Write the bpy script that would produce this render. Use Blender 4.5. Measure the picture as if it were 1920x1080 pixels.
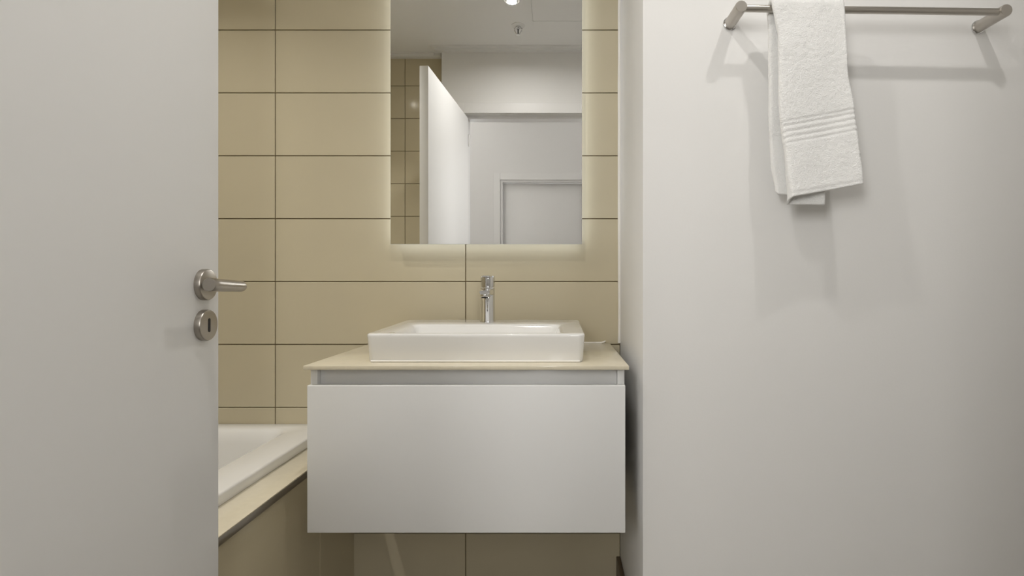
import bpy, bmesh, math, random
from mathutils import Vector, Matrix, noise

# ------------------------------------------------------------------ reset
for o in list(bpy.data.objects):
    bpy.data.objects.remove(o, do_unlink=True)
scene = bpy.context.scene
C = scene.collection
random.seed(4)

# ------------------------------------------------------------------ camera
# level camera in the doorway, eye height 1.0 m, looking along +Y (view centre shifted as cropped)
cam_d = bpy.data.cameras.new('camera')
cam_d.sensor_width = 36.0
cam_d.lens = 997.0 / 1920.0 * 36.0
cam_d.shift_x = -85.0 / 1920.0
cam_d.shift_y = -12.0 / 1920.0
cam_d.clip_start = 0.01
cam = bpy.data.objects.new('camera', cam_d)
C.objects.link(cam)
cam.location = (0, 0, 1.0)
cam.rotation_euler = (math.pi / 2, 0, 0)
scene.camera = cam

# ------------------------------------------------------------------ world, exposure
w = bpy.data.worlds.new('world')
scene.world = w
w.use_nodes = True
w.node_tree.nodes['Background'].inputs[0].default_value = (1.0, 0.99, 0.975, 1)
w.node_tree.nodes['Background'].inputs[1].default_value = 14.0     # bright overcast sky outside the added corridor windows
vs = scene.view_settings
vs.view_transform = 'Standard'
vs.look = 'None'
vs.exposure = 0.06
vs.gamma = 1.0
vs.use_curve_mapping = False

LAMP_W = 3.0          # each bathroom downlight
LED_E = 2.4          # LED strips behind the mirror
LAMP_COL = (1.0, 0.975, 0.945)

# ------------------------------------------------------------------ dimensions (metres)
EYE = 1.0
YB = 1.69            # tiled back wall
YT = 1.246           # white wall with the towel rail
XR = 0.200           # side of the recess
XL = -1.46           # tiled left wall behind the bath
XRR = 1.42           # right wall of the room
YF = 0.13            # wall with the door, bathroom face
YFC = 0.01           # the same wall, corridor face
YA = 0.04            # tiled wall at the foot of the bath
XA = -0.69           # corner between the two
H = 2.385            # ceiling
HC = 2.75            # corridor ceiling
YC = -1.86           # far wall of the corridor
XAP = -0.646         # bath apron

# ------------------------------------------------------------------ materials
def mat(name, col, rough=0.5, metal=0.0, spec=0.5, bump=None, vary=0.0, coat=0.0, emis=None, mottle=None):
    m = bpy.data.materials.new(name)
    m.use_nodes = True
    nt = m.node_tree
    b = nt.nodes['Principled BSDF']
    b.inputs['Base Color'].default_value = (*col, 1)
    b.inputs['Roughness'].default_value = rough
    b.inputs['Metallic'].default_value = metal
    b.inputs['Specular IOR Level'].default_value = spec
    b.inputs['Coat Weight'].default_value = coat
    b.inputs['Coat Roughness'].default_value = 0.05
    if emis:
        b.inputs['Emission Color'].default_value = (*emis[0], 1)
        b.inputs['Emission Strength'].default_value = emis[1]
    tc = nt.nodes.new('ShaderNodeTexCoord')
    last = None
    if mottle:
        sc, amt = mottle
        n = nt.nodes.new('ShaderNodeTexNoise')
        n.inputs['Scale'].default_value = sc
        n.inputs['Detail'].default_value = 5
        nt.links.new(tc.outputs['Object'], n.inputs['Vector'])
        r = nt.nodes.new('ShaderNodeMapRange')
        r.inputs['From Min'].default_value = 0.3
        r.inputs['From Max'].default_value = 0.7
        r.inputs['To Min'].default_value = 1 - amt
        r.inputs['To Max'].default_value = 1 + amt
        nt.links.new(n.outputs['Fac'], r.inputs['Value'])
        last = r.outputs['Result']
    if vary:
        oi = nt.nodes.new('ShaderNodeObjectInfo')
        r = nt.nodes.new('ShaderNodeMapRange')
        r.inputs['To Min'].default_value = 1 - vary
        r.inputs['To Max'].default_value = 1 + vary
        nt.links.new(oi.outputs['Random'], r.inputs['Value'])
        if last is None:
            last = r.outputs['Result']
        else:
            mu = nt.nodes.new('ShaderNodeMath')
            mu.operation = 'MULTIPLY'
            nt.links.new(last, mu.inputs[0])
            nt.links.new(r.outputs['Result'], mu.inputs[1])
            last = mu.outputs[0]
    if last is not None:
        hsv = nt.nodes.new('ShaderNodeHueSaturation')
        hsv.inputs['Color'].default_value = (*col, 1)
        nt.links.new(last, hsv.inputs['Value'])
        nt.links.new(hsv.outputs['Color'], b.inputs['Base Color'])
    if bump:
        sc, st, dist = bump
        n = nt.nodes.new('ShaderNodeTexNoise')
        n.inputs['Scale'].default_value = sc
        n.inputs['Detail'].default_value = 4
        nt.links.new(tc.outputs['Object'], n.inputs['Vector'])
        bp = nt.nodes.new('ShaderNodeBump')
        bp.inputs['Strength'].default_value = st
        bp.inputs['Distance'].default_value = dist
        nt.links.new(n.outputs['Fac'], bp.inputs['Height'])
        nt.links.new(bp.outputs['Normal'], b.inputs['Normal'])
    return m

M = {}
M['paint'] = mat('white_paint', (0.785, 0.776, 0.757), 0.55, bump=(220, 0.06, 0.002))
M['ceiling'] = mat('ceiling_paint', (0.87, 0.865, 0.85), 0.8, bump=(200, 0.05, 0.002))
M['cornice'] = mat('cornice_paint', (0.82, 0.815, 0.80), 0.5)
M['door'] = mat('door_lacquer', (0.875, 0.868, 0.85), 0.5, bump=(90, 0.03, 0.001))
M['frame'] = mat('frame_lacquer', (0.80, 0.79, 0.775), 0.35)
M['tile'] = mat('beige_tile', (0.575, 0.512, 0.365), 0.11, spec=0.28, bump=(14, 0.04, 0.002), vary=0.02, mottle=(5, 0.02))
M['grout'] = mat('brown_grout', (0.26, 0.195, 0.105), 0.85, bump=(400, 0.3, 0.001))
M['apron'] = mat('beige_apron_tile', (0.57, 0.50, 0.345), 0.14, vary=0.02, mottle=(5, 0.02))
M['quartz'] = mat('beige_quartz', (0.74, 0.675, 0.525), 0.16, mottle=(60, 0.025))
M['ceramic'] = mat('white_ceramic', (0.84, 0.83, 0.80), 0.08, coat=0.5)
M['acrylic'] = mat('white_acrylic', (0.84, 0.83, 0.80), 0.15, coat=0.3)
M['lacquer'] = mat('white_cabinet', (0.80, 0.80, 0.79), 0.22, bump=(30, 0.02, 0.001))
M['chrome'] = mat('chrome', (0.72, 0.72, 0.72), 0.06, metal=1.0)
M['steel'] = mat('brushed_steel', (0.50, 0.47, 0.43), 0.34, metal=1.0, bump=(300, 0.08, 0.0008))
M['satin'] = mat('satin_steel', (0.40, 0.37, 0.33), 0.32, metal=1.0, bump=(300, 0.05, 0.0006))
M['black'] = mat('dark_hole', (0.008, 0.007, 0.006), 0.6)
M['mirror'] = mat('mirror_silver', (0.94, 0.945, 0.94), 0.0, metal=1.0)
M['glass_edge'] = mat('mirror_edge', (0.75, 0.78, 0.74), 0.15)
M['led'] = mat('led_strip', (1, 1, 1), 0.5, emis=((0.86, 0.93, 1.08), LED_E))
M['lens'] = mat('lamp_lens', (1, 1, 1), 0.3, emis=((1.0, 0.93, 0.80), 45.0))
M['silicone'] = mat('white_silicone', (0.86, 0.83, 0.77), 0.35)
M['skirting'] = mat('dark_skirting', (0.11, 0.075, 0.04), 0.45, mottle=(20, 0.08))
M['floor'] = mat('pale_floor', (0.34, 0.31, 0.255), 0.4, mottle=(4, 0.06))
M['floor_dark'] = mat('dark_timber_floor', (0.10, 0.075, 0.05), 0.4, mottle=(4, 0.1))
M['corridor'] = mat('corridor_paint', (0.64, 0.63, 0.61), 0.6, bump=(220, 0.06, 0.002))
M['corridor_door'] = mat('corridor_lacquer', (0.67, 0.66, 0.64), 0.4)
M['taupe'] = mat('taupe_paint', (0.30, 0.27, 0.235), 0.7)
M['red'] = mat('red_dot', (0.5, 0.02, 0.02), 0.3)

# terry cloth
def towel_mat():
    m = bpy.data.materials.new('white_terry')
    m.use_nodes = True
    nt = m.node_tree
    b = nt.nodes['Principled BSDF']
    b.inputs['Base Color'].default_value = (0.89, 0.885, 0.865, 1)
    b.inputs['Roughness'].default_value = 0.95
    b.inputs['Specular IOR Level'].default_value = 0.15
    b.inputs['Sheen Weight'].default_value = 0.25
    b.inputs['Sheen Roughness'].default_value = 0.6
    tc = nt.nodes.new('ShaderNodeTexCoord')
    v = nt.nodes.new('ShaderNodeTexNoise')
    v.inputs['Scale'].default_value = 420
    v.inputs['Detail'].default_value = 3
    n = nt.nodes.new('ShaderNodeTexNoise')
    n.inputs['Scale'].default_value = 110
    n.inputs['Detail'].default_value = 4
    nt.links.new(tc.outputs['Object'], v.inputs['Vector'])
    nt.links.new(tc.outputs['Object'], n.inputs['Vector'])
    a = nt.nodes.new('ShaderNodeMath')
    a.operation = 'ADD'
    nt.links.new(v.outputs['Fac'], a.inputs[0])
    nt.links.new(n.outputs['Fac'], a.inputs[1])
    bp = nt.nodes.new('ShaderNodeBump')
    bp.inputs['Strength'].default_value = 0.6
    bp.inputs['Distance'].default_value = 0.003
    nt.links.new(a.outputs[0], bp.inputs['Height'])
    nt.links.new(bp.outputs['Normal'], b.inputs['Normal'])
    return m
M['towel'] = towel_mat()

# ------------------------------------------------------------------ helpers
def thing(name, label, cat, loc=(0, 0, 0), rotz=0.0, group=None, kind=None):
    o = bpy.data.objects.new(name, None)
    C.objects.link(o)
    o.location = loc
    o.rotation_euler = (0, 0, rotz)
    o.empty_display_size = 0.05
    tag(o, label, cat, group, kind)
    return o

def tag(o, label=None, cat=None, group=None, kind=None):
    if label: o['label'] = label
    if cat: o['category'] = cat
    if group: o['group'] = group
    if kind: o['kind'] = kind
    return o

def link(name, me, parent=None, loc=None):
    o = bpy.data.objects.new(name, me)
    C.objects.link(o)
    if parent is not None:
        o.parent = parent
    if loc is not None:
        o.location = loc
    return o

def finish(name, bm, m, parent=None, smooth=None, off=None):
    """link a bmesh as one object; verts in world coordinates, `off` = origin of the parent thing"""
    if off is None and parent is not None and parent.rotation_euler[2] == 0:
        p = parent
        off = Vector((0, 0, 0))
        while p is not None:
            off += Vector(p.location)
            p = p.parent
    if off is not None:
        bmesh.ops.translate(bm, verts=bm.verts, vec=-Vector(off))
    bmesh.ops.recalc_face_normals(bm, faces=bm.faces)
    if smooth is not None:
        for f in bm.faces: f.smooth = True
        for e in bm.edges:
            if len(e.link_faces) == 2 and e.calc_face_angle(0) > math.radians(smooth):
                e.smooth = False
    me = bpy.data.meshes.new(name)
    bm.to_mesh(me)
    bm.free()
    me.materials.append(M[m] if isinstance(m, str) else m)
    return link(name, me, parent)

def add_box(bm, x0, x1, y0, y1, z0, z1, bev=0.0, seg=2):
    r = bmesh.ops.create_cube(bm, size=1.0)
    vs_ = r['verts']
    for v in vs_:
        v.co = Vector(((x0 + x1) / 2 + v.co.x * (x1 - x0), (y0 + y1) / 2 + v.co.y * (y1 - y0), (z0 + z1) / 2 + v.co.z * (z1 - z0)))
    if bev > 0:
        es = list({e for v in vs_ for e in v.link_edges})
        bmesh.ops.bevel(bm, geom=es, offset=bev, segments=seg, profile=0.5, affect='EDGES')

def box(name, x0, x1, y0, y1, z0, z1, m, parent=None, bev=0.0, seg=2, off=None):
    bm = bmesh.new()
    add_box(bm, x0, x1, y0, y1, z0, z1, bev, seg)
    return finish(name, bm, m, parent, smooth=40 if bev else None, off=off)

def add_lathe(bm, prof, origin, axis, n=40):
    """prof = [(distance along axis, radius)]"""
    a = Vector(axis).normalized()
    q = Vector((0, 0, 1)).rotation_difference(a)
    rings = []
    for d, r in prof:
        if r < 1e-6:
            rings.append([bm.verts.new(Vector(origin) + a * d)])
        else:
            rings.append([bm.verts.new(Vector(origin) + a * d + q @ Vector((r * math.cos(2 * math.pi * i / n), r * math.sin(2 * math.pi * i / n), 0))) for i in range(n)])
    for A, B in zip(rings, rings[1:]):
        for i in range(n):
            j = (i + 1) % n
            if len(A) == 1 and len(B) == 1: continue
            if len(A) == 1: bm.faces.new((A[0], B[i], B[j]))
            elif len(B) == 1: bm.faces.new((A[i], A[j], B[0]))
            else: bm.faces.new((A[i], A[j], B[j], B[i]))

def lathe(name, prof, origin, axis, m, parent=None, n=40, off=None, smooth=35):
    bm = bmesh.new()
    add_lathe(bm, prof, origin, axis, n)
    return finish(name, bm, m, parent, smooth=smooth, off=off)

def add_tube(bm, pts, rads, n=20, cap=True):
    pts = [Vector(p) for p in pts]
    rings = []
    up = Vector((0, 0, 1))
    for i, p in enumerate(pts):
        t = (pts[min(i + 1, len(pts) - 1)] - pts[max(i - 1, 0)]).normalized()
        if abs(t.dot(up)) > 0.95: up = Vector((1, 0, 0))
        s = t.cross(up).normalized()
        u = s.cross(t).normalized()
        r = rads[i] if isinstance(rads, (list, tuple)) else rads
        rings.append([bm.verts.new(p + (s * math.cos(2 * math.pi * k / n) + u * math.sin(2 * math.pi * k / n)) * r) for k in range(n)])
    for A, B in zip(rings, rings[1:]):
        for k in range(n):
            j = (k + 1) % n
            bm.faces.new((A[k], A[j], B[j], B[k]))
    if cap:
        bm.faces.new(rings[0]); bm.faces.new(rings[-1])

def rrect(x0, x1, y0, y1, z, r, n=8):
    out = []
    zf = z if callable(z) else (lambda y: z)
    for cx, cy, a0 in ((x1 - r, y1 - r, 0), (x0 + r, y1 - r, 90), (x0 + r, y0 + r, 180), (x1 - r, y0 + r, 270)):
        for i in range(n + 1):
            a = math.radians(a0 + 90 * i / n)
            y = cy + r * math.sin(a)
            out.append(Vector((cx + r * math.cos(a), y, zf(y))))
    return out

def loft(bm, rings, cap0=True, cap1=True):
    R = [[bm.verts.new(p) for p in r] for r in rings]
    n = len(R[0])
    for A, B in zip(R, R[1:]):
        for i in range(n):
            j = (i + 1) % n
            bm.faces.new((A[i], A[j], B[j], B[i]))
    if cap0: bm.faces.new(R[0])
    if cap1: bm.faces.new(R[-1])

_tile_cache = {}
def tile_mesh(wd, ht, m):
    """slab lying in local XZ, front face towards -Y, chamfered front edges, thickness 8 mm"""
    key = (round(wd, 4), round(ht, 4), m)
    if key in _tile_cache: return _tile_cache[key]
    t, c = 0.008, 0.0009
    a, b = wd / 2, ht / 2
    vsx = [(-a, 0, -b), (a, 0, -b), (a, 0, b), (-a, 0, b),
           (-a, -t + c, -b), (a, -t + c, -b), (a, -t + c, b), (-a, -t + c, b),
           (-a + c, -t, -b + c), (a - c, -t, -b + c), (a - c, -t, b - c), (-a + c, -t, b - c)]
    fs = [(3, 2, 1, 0)[::-1]]
    for i in range(4):
        j = (i + 1) % 4
        fs += [(i, j, j + 4, i + 4), (i + 4, j + 4, j + 8, i + 8)]
    fs.append((8, 9, 10, 11))
    me = bpy.data.meshes.new('tile')
    me.from_pydata(vsx, [], fs)
    bm = bmesh.new(); bm.from_mesh(me)
    bmesh.ops.recalc_face_normals(bm, faces=bm.faces)
    bm.to_mesh(me); bm.free()
    me.materials.append(M[m])
    _tile_cache[key] = me
    return me

def tile_wall(parent, us, zs, place, rotz, m='tile', gap=0.003, name='tile'):
    """us / zs = joint lines; place(u, z) -> world position of a tile centre on its back plane"""
    for u0, u1 in zip(us, us[1:]):
        for z0, z1 in zip(zs, zs[1:]):
            me = tile_mesh(u1 - u0 - gap, z1 - z0 - gap, m)
            o = link(name, me, parent, place((u0 + u1) / 2, (z0 + z1) / 2))
            o.rotation_euler = (0, 0, rotz)

# ------------------------------------------------------------------ the setting
ZJ = [0.0] + [0.2 * k for k in range(1, 12)] + [H]
G = 0.0065     # tiles stand this far proud of the grout face (8 mm tile set 1.5 mm deep)

def struct(o, label, cat):
    return tag(o, label, cat, kind='structure')

# floors and ceilings
struct(box('floor', XL - .1, XRR + .1, YFC, YB + .1, -0.1, 0, 'floor'), 'pale beige bathroom floor below the frame', 'floor')
struct(box('floor_corridor', -2.3, 1.9, YC - .1, YFC, -0.1, 0, 'floor_dark'), 'dark brown corridor floor behind the doorway', 'floor')
struct(box('ceiling', XL - .1, XRR + .1, YFC, YB + .1, H, H + .1, 'ceiling'), 'flat white bathroom ceiling seen in the mirror', 'ceiling')
struct(box('ceiling_corridor', -2.3, 1.9, YC - .1, YFC, HC, HC + .1, 'ceiling'), 'white corridor ceiling beyond the doorway', 'ceiling')

# back wall: grout bed with single tiles
wb = struct(box('wall_back', XL - .1, XR + .05, YB + G, YB + .1, 0, H, 'grout'), 'beige tiled wall behind the vanity, basin and mirror', 'wall')
tile_wall(wb, [XL, -0.8966, -0.2915, XR], ZJ, lambda u, z: (u, YB + .008, z), 0)
# left wall
wl = struct(box('wall_left', XL - .1, XL - G, YFC, YB, 0, H, 'grout'), 'beige tiled wall along the far side of the bathtub', 'wall')
tile_wall(wl, [YA, 0.48, 1.085, YB], ZJ, lambda u, z: (XL - .008, u, z), math.pi / 2)
# alcove wall at the foot of the bath (seen in the mirror)
wa = struct(box('wall_alcove', XL - .1, XA, -0.09, YA - G, 0, HC, 'grout'), 'beige tiled wall behind the open door, reflected in the mirror', 'wall')
tile_wall(wa, [XL, -0.934, XA], ZJ, lambda u, z: (u, YA - .008, z), math.pi)

# wall with the doorway
OX0, OX1, OZ = -0.552, 0.248, 1.997
bm = bmesh.new()
add_box(bm, XA, OX0 - .02, YFC, YF, 0, HC)
add_box(bm, OX1 + .02, XRR + .1, YFC, YF, 0, HC)
add_box(bm, OX0 - .02, OX1 + .02, YFC, YF, OZ + .02, HC)
add_box(bm, -2.3, XA, -0.11, -0.09, 0, HC)
add_box(bm, XRR + .1, 1.9, YFC, YF, 0, HC)
struct(finish('wall_front', bm, 'paint'), 'white wall around the doorway, seen only in the mirror', 'wall')

# white wall carrying the towel rail, with the recess side
struct(box('wall_right', XR, XRR + .1, YT, YB + .1, 0, H, 'paint', bev=0.003), 'plain white wall on the right, carrying the towel rail', 'wall')
struct(box('wall_side', XRR, XRR + .1, YF, YT, 0, H, 'paint'), 'white end wall at the far right, outside the picture', 'wall')

# corridor walls with a second doorway
CX0, CX1, CZ = -0.553, 0.265, 1.985
ADDED_WINS = ((-1.90, -0.885), (0.38, 0.80))      # two added, unseen corridor windows either side of the door
WZ0, WZ1 = 1.20, 2.50
bm = bmesh.new()
for x0, x1 in ((-2.3, ADDED_WINS[0][0]), (ADDED_WINS[0][1], CX0), (CX1, ADDED_WINS[1][0]), (ADDED_WINS[1][1], 1.9)):
    add_box(bm, x0, x1, YC - .12, YC, 0, HC)
for x0, x1 in ADDED_WINS:
    add_box(bm, x0, x1, YC - .12, YC, 0, WZ0)
    add_box(bm, x0, x1, YC - .12, YC, WZ1, HC)
add_box(bm, CX0, CX1, YC - .12, YC, CZ, HC)
struct(finish('wall_corridor', bm, 'corridor'), 'white corridor wall with a closed doorway, reflected in the mirror', 'wall')
struct(box('wall_corridor_left', -2.4, -2.3, YC, -0.09, 0, HC, 'taupe'), 'taupe end wall of the corridor on the left, out of view', 'wall')
struct(box('wall_corridor_right', 1.9, 2.0, YC, YFC, 0, HC, 'taupe'), 'taupe end wall of the corridor on the right, out of view', 'wall')

# door frame of the bathroom
t = thing('trim_1', 'white frame of the open bathroom doorway, reflected in the mirror', 'door frame', (0, 0.07, 0), kind='structure')
bm = bmesh.new()
add_box(bm, OX0 - .02, OX0, YFC, YF, 0, OZ)
add_box(bm, OX1, OX1 + .02, YFC, YF, 0, OZ)
add_box(bm, OX0 - .02, OX1 + .02, YFC, YF, OZ, OZ + .02)
finish('jamb', bm, 'frame', t)
bm = bmesh.new()
add_box(bm, OX0, OX0 + .012, YFC + .001, 0.085, 0, OZ - .012)
add_box(bm, OX1 - .012, OX1, YFC + .001, 0.085, 0, OZ - .012)
add_box(bm, OX0, OX1, YFC + .001, 0.085, OZ - .012, OZ)
finish('door_stop', bm, 'frame', t)
for (y0, y1) in ((YF, YF + .012), (YFC - .012, YFC)):
    bm = bmesh.new()
    add_box(bm, OX0 - .066, OX0 - .004, y0, y1, 0, OZ + .066, 0.002)
    add_box(bm, OX1 + .004, OX1 + .066, y0, y1, 0, OZ + .066, 0.002)
    add_box(bm, OX0 - .004, OX1 + .004, y0, y1, OZ + .004, OZ + .066, 0.002)
    finish('architrave', bm, 'frame', t)

# corridor door and its frame
t = thing('trim_2', 'white frame round the closed corridor door in the mirror', 'door frame', (-0.15, YC, 0), kind='structure')
bm = bmesh.new()
add_box(bm, CX0 - .066, CX0, YC, YC + .014, 0, CZ + .066, 0.002)
add_box(bm, CX1, CX1 + .066, YC, YC + .014, 0, CZ + .066, 0.002)
add_box(bm, CX0, CX1, YC, YC + .014, CZ, CZ + .066, 0.002)
finish('architrave', bm, 'corridor_door', t)
bm = bmesh.new()
add_box(bm, CX0, CX0 + .022, YC - .10, YC, 0, CZ)
add_box(bm, CX1 - .022, CX1, YC - .10, YC, 0, CZ)
add_box(bm, CX0 + .022, CX1 - .022, YC - .10, YC, CZ - .022, CZ)
finish('jamb', bm, 'corridor_door', t)
t = thing('door_2', 'closed white door across the corridor, reflected in the mirror', 'door', (-0.15, YC - .09, 0), kind='structure')
box('door_leaf', CX0 + .024, CX1 - .024, YC - .09, YC - .052, 0.006, CZ - .025, 'corridor_door', t, bev=0.002)

# unseen corridor windows, added behind the camera: frames, and the sky outside lights the place through them
for n, (x0, x1) in enumerate(ADDED_WINS):
    t = thing('window_%d' % (n + 1), 'white framed corridor window %s, behind the viewer' % ('left of the closed door', 'right of the closed door')[n], 'window', ((x0 + x1) / 2, YC, WZ0), kind='structure')
    bm = bmesh.new()
    ya, yb = YC - .09, YC - .05
    add_box(bm, x0, x0 + .05, ya, yb, WZ0, WZ1)
    add_box(bm, x1 - .05, x1, ya, yb, WZ0, WZ1)
    add_box(bm, x0 + .05, x1 - .05, ya, yb, WZ0, WZ0 + .05)
    add_box(bm, x0 + .05, x1 - .05, ya, yb, WZ1 - .05, WZ1)
    finish('window_frame', bm, 'frame', t)
    pl = bpy.data.lights.new('window_portal', 'AREA')
    pl.shape = 'RECTANGLE'
    pl.size, pl.size_y = x1 - x0, WZ1 - WZ0
    pl.cycles.is_portal = True
    po = bpy.data.objects.new('window_portal', pl)
    C.objects.link(po)
    po.parent = t
    po.location = (0, -0.11, (WZ1 - WZ0) / 2)
    po.rotation_euler = (math.pi / 2, 0, 0)
    po.rotation_euler = (-math.pi / 2, 0, math.pi)

# cornice strips under the ceiling
def cornice(n, x0, x1, y0, y1, label, steps):
    bm = bmesh.new()
    for (dx0, dx1, dy0, dy1, dz) in steps:
        add_box(bm, x0 + dx0, x1 + dx1, y0 + dy0, y1 + dy1, H - dz, H - 0.0002)
    struct(finish('trim_%d' % n, bm, 'cornice'), label, 'cornice')
cornice(3, XA - .057, XRR, YF, YF + .057, 'white stepped cornice above the bathroom doorway, in the mirror',
        [(0, 0, 0, 0, 0.009), (0.022, 0, 0, -0.022, 0.019)])
cornice(4, XL, XA - .057, YA, YA + .057, 'white stepped cornice above the alcove tiles, in the mirror',
        [(0, 0, 0, 0, 0.009), (0, 0.04, 0, -0.022, 0.019)])
cornice(5, XL, XL + .057, YA + .057, YB - .057, 'white stepped cornice above the tiles along the bathtub',
        [(0, 0, 0, 0, 0.009), (0, -0.022, 0, 0, 0.019)])
cornice(6, XL, XR, YB - .057, YB, 'white stepped cornice above the tiles over the mirror',
        [(0, 0, 0, 0, 0.009), (0, 0, 0.022, 0, 0.019)])
cornice(7, XR, XRR, YT - .057, YT, 'white stepped cornice above the towel rail wall',
        [(0, 0, 0, 0, 0.009), (0, 0, 0.022, 0, 0.019)])

# silicone bead in the corner right of the tiles
bm = bmesh.new()
pts, rad = [], []
for i in range(70):
    z = 0.806 + (H - 0.03 - 0.806) * i / 69
    k = noise.noise(Vector((z * 6, 3.1, 0)))
    pts.append((XR - 0.0025, YB - 0.003, z)); rad.append(0.0056 + 0.0014 * k)
add_tube(bm, pts, rad, 10)
struct(finish('trim_8', bm, 'silicone', smooth=60), 'uneven white sealant bead in the corner right of the tiles', 'sealant')

# skirting
t = thing('baseboard_right', 'dark brown skirting at the foot of the white recess wall', 'skirting', (XR, YT, 0), kind='structure')
box('skirting_board', XR - .013, XR, YT - .013, YB - .001, 0, 0.128, 'skirting', t, bev=0.002)
box('skirting_board', XR, XRR, YT - .013, YT, 0, 0.128, 'skirting', t, bev=0.002)

# ------------------------------------------------------------------ the open door
hx, hy = -0.5297, 0.138
fx, fy = -0.5800, 0.9106
L = math.hypot(fx - hx, fy - hy)
rot = math.atan2(-(fx - hx), fy - hy)
d1 = thing('door_1', 'white flush bathroom door standing open on the left', 'door', (hx, hy, 0), rot, kind='structure')
Z0 = Vector((0, 0, 0))
box('door_leaf', -0.040, 0, 0.002, L, 0.008, 1.971, 'door', d1, bev=0.0012, off=Z0)
for z in (0.25, 1.0, 1.84):
    bm = bmesh.new()
    add_lathe(bm, [(0, 0), (0, .004), (0.07, .004), (0.07, 0)], (0.0035, -0.003, z - .035), (0, 0, 1), 16)
    tag(finish('hinge', bm, 'frame', d1, smooth=35, off=Z0))
sR = 0.7300      # rosette distance from the hinge
zL, zK = 0.995, 0.929
def rosette(name, z, sub_hole):
    r = lathe(name, [(0, 0), (0, .0254), (.0075, .0254), (.0092, .0244), (.0096, .0230), (.0096, 0)], (0, sR, z), (1, 0, 0), 'satin', d1, 48, Z0)
    return r
rosette('handle_rosette', zL, False)
r2 = rosette('keyhole_rosette', zK, True)
bm = bmesh.new()
ring = []
for i in range(24):
    a = 2 * math.pi * i / 24
    yy, zz = 0.0028 * math.cos(a), 0.0028 * math.sin(a)
    zz += 0.0085 if math.sin(a) >= 0 else -0.0085
    ring.append((yy, zz))
A = [bm.verts.new((0.0090, sR + a, zK + b)) for a, b in ring]
B = [bm.verts.new((0.0101, sR + a, zK + b)) for a, b in ring]
for i in range(24):
    bm.faces.new((A[i], A[(i + 1) % 24], B[(i + 1) % 24], B[i]))
bm.faces.new(B); bm.faces.new(A)
tag(finish('keyhole', bm, 'black', r2, off=Z0), 'black keyhole slot')
# lever: neck, rounded bend, bar running back towards the hinge
bm = bmesh.new()
pts = [(0.009, sR, zL), (0.030, sR, zL - .001), (0.044, sR, zL - .002)]
rad = [0.0100, 0.0098, 0.0095]
cxl, cyl, rb = 0.048, sR - .018, 0.018
for i in range(1, 11):
    a = math.radians(90 - 9 * i)
    pts.append((cxl + rb * math.cos(a), cyl + rb * math.sin(a), zL - .0025))
    rad.append(0.0088)
for i in range(1, 7):
    f = i / 6
    pts.append((0.066 + 0.001 * f, cyl - 0.083 * f, zL - .0025 + .003 * f))
    rad.append(0.0088 + 0.0012 * f)
pts.append((0.067, cyl - 0.0845, zL + .0005)); rad.append(0.0090)
add_tube(bm, pts, rad, 24)
finish('lever', bm, 'satin', d1, smooth=40, off=Z0)

# ------------------------------------------------------------------ vanity
VX0, VX1 = -0.5810, 0.1580
vt = thing('vanity_cabinet', 'white wall-hung vanity cabinet with one wide drawer under the basin', 'cabinet', (-0.21, YB - .22, 0.417))
zc = 0.795
box('side_panel', VX0, VX0 + .016, 1.252, YB, 0.418, zc, 'lacquer', vt, bev=0.001)
box('side_panel', VX1 - .016, VX1, 1.252, YB, 0.418, zc, 'lacquer', vt, bev=0.001)
box('bottom_panel', VX0 + .016, VX1 - .016, 1.256, YB, 0.420, 0.436, 'lacquer', vt)
box('grip_rail', VX0 + .0165, VX1 - .0165, 1.268, 1.284, 0.70, zc, 'lacquer', vt, bev=0.001)
box('drawer_front', VX0, VX1, 1.234, 1.251, 0.4165, 0.759, 'lacquer', vt, bev=0.0016, seg=3)
ct = tag(box('countertop', -0.5887, 0.1662, 1.2305, YB - .001, 0.7955, 0.805, 'quartz', None, bev=0.0012),
         'thin beige stone countertop on the white vanity', 'countertop')
# sealant line behind the countertop
bm = bmesh.new()
pts, rad = [], []
for i in range(60):
    x = -0.585 + (0.150 + 0.585) * i / 59
    pts.append((x, YB - .0015, 0.8055)); rad.append(0.0030 + 0.0008 * noise.noise(Vector((x * 25, 0, 1))))
add_tube(bm, pts, rad, 8)
add_tube(bm, [(0.140, YB - .003, 0.8065), (0.146, YB - .006, 0.808), (0.151, YB - .004, 0.8105), (0.1535, YB - .003, 0.8115)], [.0022, .003, .0022, .0012], 8)
struct(finish('trim_9', bm, 'silicone', smooth=60), 'thin white sealant line along the back of the stone countertop', 'sealant')

# ------------------------------------------------------------------ basin
BX0, BX1, BY0, BY1 = -0.4620, 0.0667, 1.279, 1.642
zt0, zt1 = 0.8745, 0.8825
def ztop(y, d=0.0):
    return zt0 + (zt1 - zt0) * (y - BY0) / (BY1 - BY0) - d
bs = thing('basin', 'white rectangular ceramic countertop basin on the beige stone top', 'basin', (-0.198, 1.46, 0.805))
bm = bmesh.new()
r_ = []
r_.append(rrect(BX0 + .006, BX1 - .006, BY0 + .006, BY1 - .003, 0.8055, .016))
r_.append(rrect(BX0 + .004, BX1 - .004, BY0 + .004, BY1 - .002, 0.8110, .016))
r_.append(rrect(BX0 + .0005, BX1 - .0005, BY0 + .0005, BY1, lambda y: ztop(y, .010), .016))
for a in (0, 30, 60, 90):
    a = math.radians(a)
    i = 0.005 * (1 - math.cos(a))
    r_.append(rrect(BX0 + i, BX1 - i, BY0 + i, BY1 - i, lambda y, a=a: ztop(y, .005 * (1 - math.sin(a))), .016))
IX0, IX1, IY0, IY1 = -0.402, 0.007, 1.302, 1.500
r_.append(rrect(IX0 - .012, IX1 + .012, IY0 - .010, IY1 + .010, lambda y: ztop(y, 0.0), .022))
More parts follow.
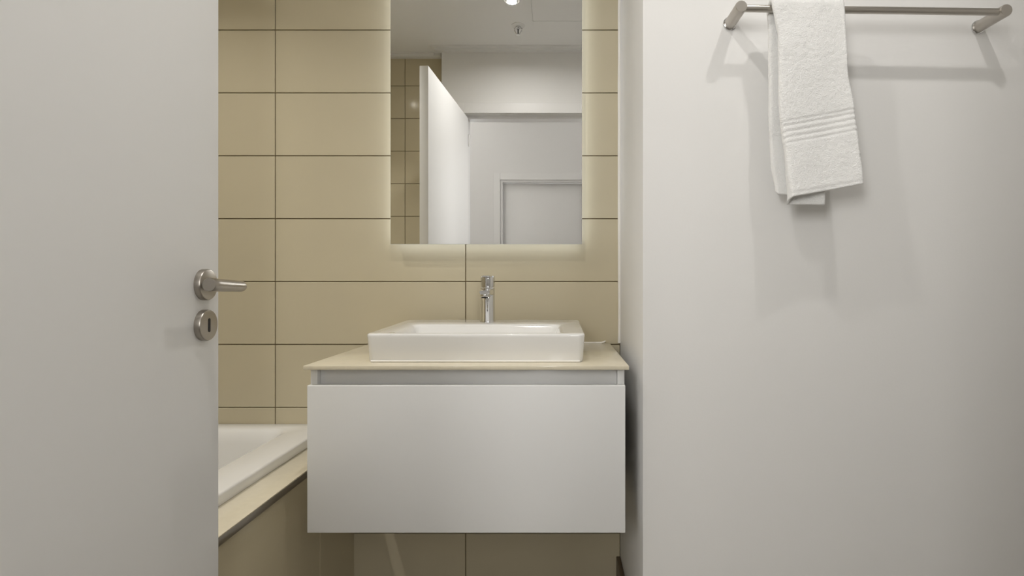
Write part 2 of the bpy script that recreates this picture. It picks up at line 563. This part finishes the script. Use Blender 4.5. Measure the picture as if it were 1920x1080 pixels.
for k, (ins, dz) in enumerate(((-.003, .0012), (.002, .004), (.006, .010), (.014, .030), (.024, .042), (.045, .050), (.085, .053))):
    r_.append(rrect(IX0 + ins, IX1 - ins, IY0 + ins * .7, IY1 - ins * .7, lambda y, dz=dz: ztop(1.4, dz) + (ztop(y) - ztop(1.4)) * max(0, 1 - dz / .03), .022))
loft(bm, r_)
finish('bowl', bm, 'ceramic', bs, smooth=50)
lathe('drain', [(0, 0), (0, .022), (.002, .022), (.003, .018), (.003, 0)], (-0.198, 1.40, ztop(1.4, .0530)), (0, 0, 1), 'chrome', bs, 32)
bm = bmesh.new()
add_tube(bm, [(BX0 + .012, BY0 + .0045, 0.8079), (BX1 - .012, BY0 + .0045, 0.8079)], .0027, 8)
finish('sealant', bm, 'silicone', bs, smooth=60)

# ------------------------------------------------------------------ tap
FXc, FYc = -0.2080, 1.588
fz = ztop(FYc) - .0005
ft = thing('basin_tap', 'chrome single-lever mixer tap on the basin ledge', 'tap', (FXc, FYc, fz))
lathe('body', [(0, 0), (0, .0230), (.003, .0230), (.0045, .0220), (.100, .0214), (.1015, .0205), (.1015, 0)], (FXc, FYc, fz), (0, 0, 1), 'chrome', ft, 48)
# spout: leaves the upper body towards the room
sd = Vector((0.045, -1.0, 0)).normalized()
sx = Vector((sd.y, -sd.x, 0)) * -1
def sp(f, side, z):
    return Vector((FXc, FYc, fz)) + sd * f + sx * side + Vector((0, 0, z))
bm = bmesh.new()
secs = []
for f, hw, z0, z1 in ((0.000, .0195, .076, .1000), (0.03, .0185, .077, .1000), (0.06, .0172, .079, .0985), (0.085, .0160, .0815, .0965), (0.100, .0150, .0830, .0950), (0.1035, .0138, .0845, .0940)):
    ring = []
    for k in range(20):
        a = 2 * math.pi * k / 20
        e = 0.55
        cx_, cz_ = math.cos(a), math.sin(a)
        ring.append(sp(f, hw * math.copysign(abs(cx_) ** e, cx_), (z0 + z1) / 2 + (z1 - z0) / 2 * math.copysign(abs(cz_) ** e, cz_)))
    secs.append(ring)
loft(bm, secs)
so = finish('spout', bm, 'chrome', ft, smooth=45)
ao = sp(0.088, 0, .0835)
lathe('aerator', [(0, 0.0), (0, .0125), (-.008, .0125), (-.0095, .0115), (-.0095, .0095), (-.006, .0095), (-.006, 0)], ao, (0.02, 0.25, 1), 'chrome', so, 32)
lathe('aerator_opening', [(-.0062, 0), (-.0062, .0094), (-.0072, .0094), (-.0072, 0)], ao, (0.02, 0.25, 1), 'black', so, 24)
# handle: tilted cap with a short flat lever
hd = Vector((0, -0.10, 1)).normalized()
ho = Vector((FXc + .0005, FYc, fz + .1035))
hnd = lathe('handle', [(0, 0), (0, .0200), (.0012, .0212), (.026, .0215), (.0315, .0205), (.0335, .0185), (.0345, 0)], ho, hd, 'chrome', ft, 48)
bm = bmesh.new()
secs = []
for f, hw, z0, z1 in ((0.004, .0150, .1300, .1370), (0.025, .0140, .1310, .1370), (0.040, .0130, .1320, .1370), (0.050, .0115, .1328, .1368), (0.0525, .0100, .1335, .1362)):
    ring = []
    for k in range(16):
        a = 2 * math.pi * k / 16
        cx_, cz_ = math.cos(a), math.sin(a)
        ring.append(sp(f, hw * math.copysign(abs(cx_) ** .55, cx_), (z0 + z1) / 2 + (z1 - z0) / 2 * math.copysign(abs(cz_) ** .55, cz_)))
    secs.append(ring)
loft(bm, secs)
finish('lever', bm, 'chrome', hnd, smooth=45)
lathe('indicator', [(0, 0), (0, .0040), (.0022, .0040), (.0024, 0)], Vector((FXc, FYc, fz)) + Vector((-.001, -.0205, .1235)), (0, -1, 0.0), 'black', hnd, 20)

# ------------------------------------------------------------------ mirror with light behind
MX0, MX1, MZ0, MZ1 = -0.5175, 0.0762, 1.1165, 2.02
MY = 1.650
mr = thing('mirror', 'tall frameless backlit mirror on the beige tiles above the basin', 'mirror', (-0.22, YB, MZ0))
box('mirror_glass', MX0, MX1, MY, MY + .0005, MZ0, MZ1, 'mirror', mr)
box('glass_edge', MX0 - .0006, MX1 + .0006, MY + .0006, MY + .006, MZ0 - .0006, MZ1 + .0006, 'glass_edge', mr)
i_ = 0.008
box('backing_box', MX0 + i_, MX1 - i_, MY + .006, YB, MZ0 + i_, MZ1 - i_, 'frame', mr)
e_ = 0.003
yl0, yl1 = MY + .010, YB - .010
box('led_strip', MX0 + i_ - e_, MX0 + i_, yl0, yl1, MZ0 + i_, MZ1 - i_, 'led', mr)
box('led_strip', MX1 - i_, MX1 - i_ + e_, yl0, yl1, MZ0 + i_, MZ1 - i_, 'led', mr)
box('led_strip', MX0 + i_, MX1 - i_, yl0, yl1, MZ0 + i_ - e_, MZ0 + i_, 'led', mr)
box('led_strip', MX0 + i_, MX1 - i_, yl0, yl1, MZ1 - i_, MZ1 - i_ + e_, 'led', mr)

# ------------------------------------------------------------------ bath
bt = thing('bath_surround', 'beige tiled bath surround with a pale stone ledge beside the vanity', 'bath surround', (XAP, 0.86, 0))
zd = 0.521
box('ledge', XAP - .13, XAP + .010, YA + .001, YB - .001, zd - .017, zd, 'quartz', bt, bev=0.0012)
tag(box('edge_trim', XAP + .0098, XAP + .0125, YA + .001, YB - .001, zd - .0175, zd - .0012, 'satin', bt, bev=0.0006), 'dull steel edge strip')
box('core', XAP - .05, XAP - G, YA + .001, YB - .001, 0, zd - .018, 'grout', bt)
tile_wall(bt, [YA, 0.237, 0.842, 1.447, YB], [0, zd - .018], lambda u, z: Vector((XAP - .008, u, z)) - Vector(bt.location), math.pi / 2, 'apron', 0.0025)
tb = thing('bathtub', 'white built-in bathtub behind the open door', 'bathtub', (-1.08, 0.86, zd))
bm = bmesh.new()
tx0, tx1, ty0, ty1 = XL + .001, -0.718, YA + .002, YB - .001
zr = 0.5495
r_ = [rrect(tx0 + .003, tx1 - .003, ty0 + .003, ty1, zd + .0005, .012),
      rrect(tx0, tx1, ty0, ty1, zr - .006, .012)]
for a in (45, 90):
    i = .006 * (1 - math.cos(math.radians(a)))
    r_.append(rrect(tx0 + i, tx1 - i, ty0 + i, ty1 - i, zr - .006 * (1 - math.sin(math.radians(a))), .012))
ix0, ix1, iy0, iy1 = XL + .075, -0.822, YA + .09, YB - .062
r_.append(rrect(ix0 - .01, ix1 + .01, iy0 - .01, iy1 + .01, zr - .001, .055))
for ins, z in ((0, zr - .004), (.007, zr - .012), (.016, zr - .04), (.04, .36), (.062, .24), (.085, .17), (.13, .145), (.2, .14)):
    r_.append(rrect(ix0 + ins, ix1 - ins, iy0 + ins * 1.6, iy1 - ins * 1.2, z, .055 + ins * .3))
loft(bm, r_, cap0=False)
finish('tub_shell', bm, 'acrylic', tb, smooth=50)
lathe('overflow', [(0, 0), (0, .03), (.004, .03), (.008, .026), (.008, 0)], (-1.11, iy1 - .026, .47), (0, -1, .12), 'chrome', tb, 32)

# ------------------------------------------------------------------ towel rail
PLX, PLZ, PRX, PRZ = 0.4037, 1.6036, 0.9850, 1.5955
BARY = 1.175
tr = thing('towel_rail', 'brushed steel towel rail with two round posts on the white wall', 'towel rail', ((PLX + PRX) / 2, YT, 1.6))
for X, Z in ((PLX, PLZ), (PRX, PRZ)):
    lathe('wall_flange', [(0, 0), (0, .0160), (.0035, .0160), (.0045, .0150), (.0045, 0)], (X, YT, Z), (0, -1, 0), 'chrome', tr, 36)
    lathe('post', [(.004, 0), (.004, .0132), (.079, .0132), (.081, .0122), (.0812, 0)], (X, YT, Z), (0, -1, 0), 'steel', tr, 40)
bm = bmesh.new()
add_tube(bm, [(PLX, BARY, PLZ), (PRX, BARY, PRZ)], .0076, 24)
finish('bar', bm, 'steel', tr, smooth=40)

# ------------------------------------------------------------------ towel
def lerp(a, b, t): return a + (b - a) * t
def interp(tab, x):
    if x <= tab[0][0]: return tab[0][1]
    for (a, va), (b, vb) in zip(tab, tab[1:]):
        if x <= b:
            k = (x - a) / (b - a)
            k = k * k * (3 - 2 * k) * .5 + k * .5
            return lerp(va, vb, k)
    return tab[-1][1]
def build_towel():
    NU, NV = 96, 300
    FL, BL = 0.451, 0.426          # length in front of / behind the bar
    r0 = 0.0076
    # drop below the bar -> x of left / right edge, front half
    front_l = [(0, .4750), (.03, .4810), (.065, .4875), (.22, .4905), (.36, .5010), (.42, .5070)]
    front_r = [(0, .6230), (.14, .6300), (.22, .6440), (.30, .6500), (.42, .6590)]
    back_l = [(0, .4760), (.03, .4785), (.25, .4805), (.34, .4850), (.40, .4950)]
    back_r = [(0, .6200), (.40, .6200)]
    zbar = lambda x: lerp(PLZ, PRZ, (x - PLX) / (PRX - PLX))
    verts, idx = [], {}
    for j in range(NV + 1):
        s0 = (FL + BL) * j / NV                # distance from the front hem
        for i in range(NU + 1):
            u = i / NU
            # cross-section: 0..0.54 outer layer right->left, fold, inner layer left->right
            if u < .50:
                fx_ = 1 - u / .50; lay = 1.0
            elif u < .60:
                a = (u - .50) / .10 * math.pi
                fx_ = -0.035 * math.sin(a); lay = .5 + .5 * math.cos(a)
            else:
                fx_ = (u - .60) / .40 * .52; lay = 0.0
            kk = max(0.0, 1 - max(0.0, s0 - .16) / .3)
            skew = .030 * fx_ * lay * kk       # front hem rises to the right
            t = s0 - FL + skew                 # arc position, 0 over the bar
            off = lerp(.0040, .0125, lay)
            rr = r0 + off
            half = rr * math.pi / 2
            if t < -half:                      # front
                drop = -t - half
                side = -1
                y, z = BARY - rr, -drop
                ny, nz = -1, 0
            elif t > half:
                drop = t - half
                side = 1
                y, z = BARY + rr, -drop
                ny, nz = 1, 0
            else:
                a = t / rr
                drop = 0
                side = math.sin(a)
                y, z = BARY + rr * math.sin(a), rr * math.cos(a)
                ny, nz = math.sin(a), math.cos(a)
            if t < 0:
                xl, xr = interp(front_l, drop), interp(front_r, drop)
            else:
                xl, xr = interp(back_l, drop), interp(back_r, drop)
            if abs(t) <= half:
                k = (t + half) / (2 * half)
                xl = lerp(interp(front_l, 0), interp(back_l, 0), k)
                xr = lerp(interp(front_r, 0), interp(back_r, 0), k)
            x = lerp(xl, xr, fx_)
            # drape: opening of the fold at the front hem, slow undulation
            push = 0.0
            if t < 0:
                q = min(1, drop / FL)
                if lay > .05:
                    push += lay * (.002 * q + .016 * q ** 5) * (1 - .25 * fx_)
                    push += .0035 * q * math.sin(6.0 * fx_ + 2.0 * q) * lay
                else:
                    push -= .004 * q ** 3
                x += .003 * q * math.sin(9 * q + 1)
            else:
                q = min(1, drop / BL)
                push += .0015 * math.sin(7 * fx_ + 3 * q) * q * lay
            # woven ribs near both hems
            dist = s0 if t < 0 else (FL + BL) - s0
            rib = 0.0
            if .116 < dist < .166:
                ph = (dist - .116) / .0125
                rib = .0022 * (0.5 - 0.5 * math.cos(2 * math.pi * ph)) - .0024
            if dist < .010:
                rib -= .0012
            # terry pile
            k = 1.0 if not (.114 < dist < .168) else .25
            p3 = Vector((x * 150, (z if t < 0 else z + 3) * 150, lay * 7))
            pile = k * (.0007 * noise.noise(p3 * .8) + .0006 * noise.noise(p3 * 2.0))
            soft = .0016 * noise.noise(Vector((x * 22, z * 16, lay * 3 + (0 if t < 0 else 9))))
            dsp = push * 1.0 + (rib + pile + soft) * (1 if lay > .05 else -1) * (1 if lay > .3 else .4)
            # the wall side must not touch the wall
            verts.append((x, y + ny * dsp, zbar(x) + z + nz * dsp))
    faces = []
    for j in range(NV):
        for i in range(NU):
            a = j * (NU + 1) + i
            faces.append((a, a + 1, a + NU + 2, a + NU + 1))
    me = bpy.data.meshes.new('hand_towel')
    base = Vector((.56, BARY, 1.19))
    me.from_pydata([Vector(v) - base for v in verts], [], faces)
    me.polygons.foreach_set('use_smooth', [True] * len(me.polygons))
    me.materials.append(M['towel'])
    o = link('hand_towel', me, None, base)
    so_ = o.modifiers.new('thickness', 'SOLIDIFY')
    so_.thickness = 0.0042
    so_.offset = 0
    tag(o, 'folded white terry hand towel hanging over the steel rail', 'towel')
    return o
build_towel()

# ------------------------------------------------------------------ ceiling fittings
def downlight(x, y, label, group, watts, spread=165):
    t = thing('downlight', label, 'downlight', (x, y, H), group=group)
    lathe('trim_ring', [(.0003, .0455), (-.003, .0455), (-.0045, .043), (-.0045, .037), (-.002, .034), (.0003, .034)], (x, y, H), (0, 0, 1), 'cornice', t, 40)
    lathe('reflector', [(-.0005, .034), (-.0012, .0335), (-.0012, .023), (-.0005, .023)], (x, y, H), (0, 0, 1), 'chrome', t, 40)
    lathe('lens', [(-.0004, 0.0), (-.0004, .023), (-.0020, .023), (-.0026, .016), (-.0028, 0)], (x, y, H), (0, 0, 1), 'lens', t, 32)
    ld = bpy.data.lights.new('downlight_lamp', 'AREA')
    ld.shape = 'DISK'
    ld.size = 0.045
    ld.energy = watts
    ld.color = LAMP_COL
    ld.spread = math.radians(spread)
    lo = bpy.data.objects.new('downlight_lamp', ld)
    C.objects.link(lo)
    lo.parent = t
    lo.location = (0, 0, -0.012)
    return t
g1 = 'recessed downlights in the bathroom ceiling'
downlight(-0.224, 0.688, 'recessed downlight in the ceiling at the top of the mirror reflection', g1, LAMP_W * 1.3)
downlight(0.660, 0.670, 'recessed downlight in the ceiling in front of the towel rail', g1, LAMP_W * 1.0)
downlight(-1.120, 0.945, 'recessed downlight in the ceiling over the bathtub', g1, LAMP_W * 1.7, 112)
# sprinkler head
sxp, syp = -0.212, 0.425
t = thing('sprinkler_head', 'small chrome fire sprinkler hanging from the ceiling in the mirror', 'sprinkler', (sxp, syp, H))
lathe('cover_plate', [(0, 0), (0, .036), (-.003, .036), (-.007, .028), (-.007, 0)], (sxp, syp, H), (0, 0, 1), 'cornice', t, 32)
lathe('nozzle', [(-.007, .014), (-.016, .014), (-.017, .009), (-.022, .008), (-.022, 0)], (sxp, syp, H), (0, 0, 1), 'chrome', t, 20)
for s in (-1, 1):
    bm = bmesh.new()
    add_tube(bm, [(sxp + s * .012, syp, H - .012), (sxp + s * .021, syp, H - .017), (sxp + s * .019, syp, H - .028), (sxp + s * .009, syp, H - .044), (sxp, syp, H - .050)], .0030, 8)
    finish('frame_arm', bm, 'chrome', t, smooth=60)
lathe('glass_bulb', [(-.021, 0), (-.022, .0034), (-.044, .0034), (-.046, 0)], (sxp, syp, H), (0, 0, 1), 'black', t, 12)
lathe('deflector', [(-.050, 0), (-.050, .010), (-.0522, .010), (-.0522, 0)], (sxp, syp, H), (0, 0, 1), 'chrome', t, 24)

# access hatch in the ceiling: frame line with a thin shadow gap
hx0, hx1, hy0, hy1 = -0.140, 0.460, 0.470, 1.070
t = thing('ceiling_hatch', 'flush white access hatch in the ceiling, reflected in the mirror', 'hatch', ((hx0 + hx1) / 2, (hy0 + hy1) / 2, H))
bm = bmesh.new()
fw = 0.010
add_box(bm, hx0, hx1, hy0, hy0 + fw, H - .004, H)
add_box(bm, hx0, hx1, hy1 - fw, hy1, H - .004, H)
add_box(bm, hx0, hx0 + fw, hy0 + fw, hy1 - fw, H - .004, H)
add_box(bm, hx1 - fw, hx1, hy0 + fw, hy1 - fw, H - .004, H)
finish('hatch_frame', bm, 'ceiling', t)
box('hatch_panel', hx0 + fw + .002, hx1 - fw - .002, hy0 + fw + .002, hy1 - fw - .002, H - .003, H, 'ceiling', t)
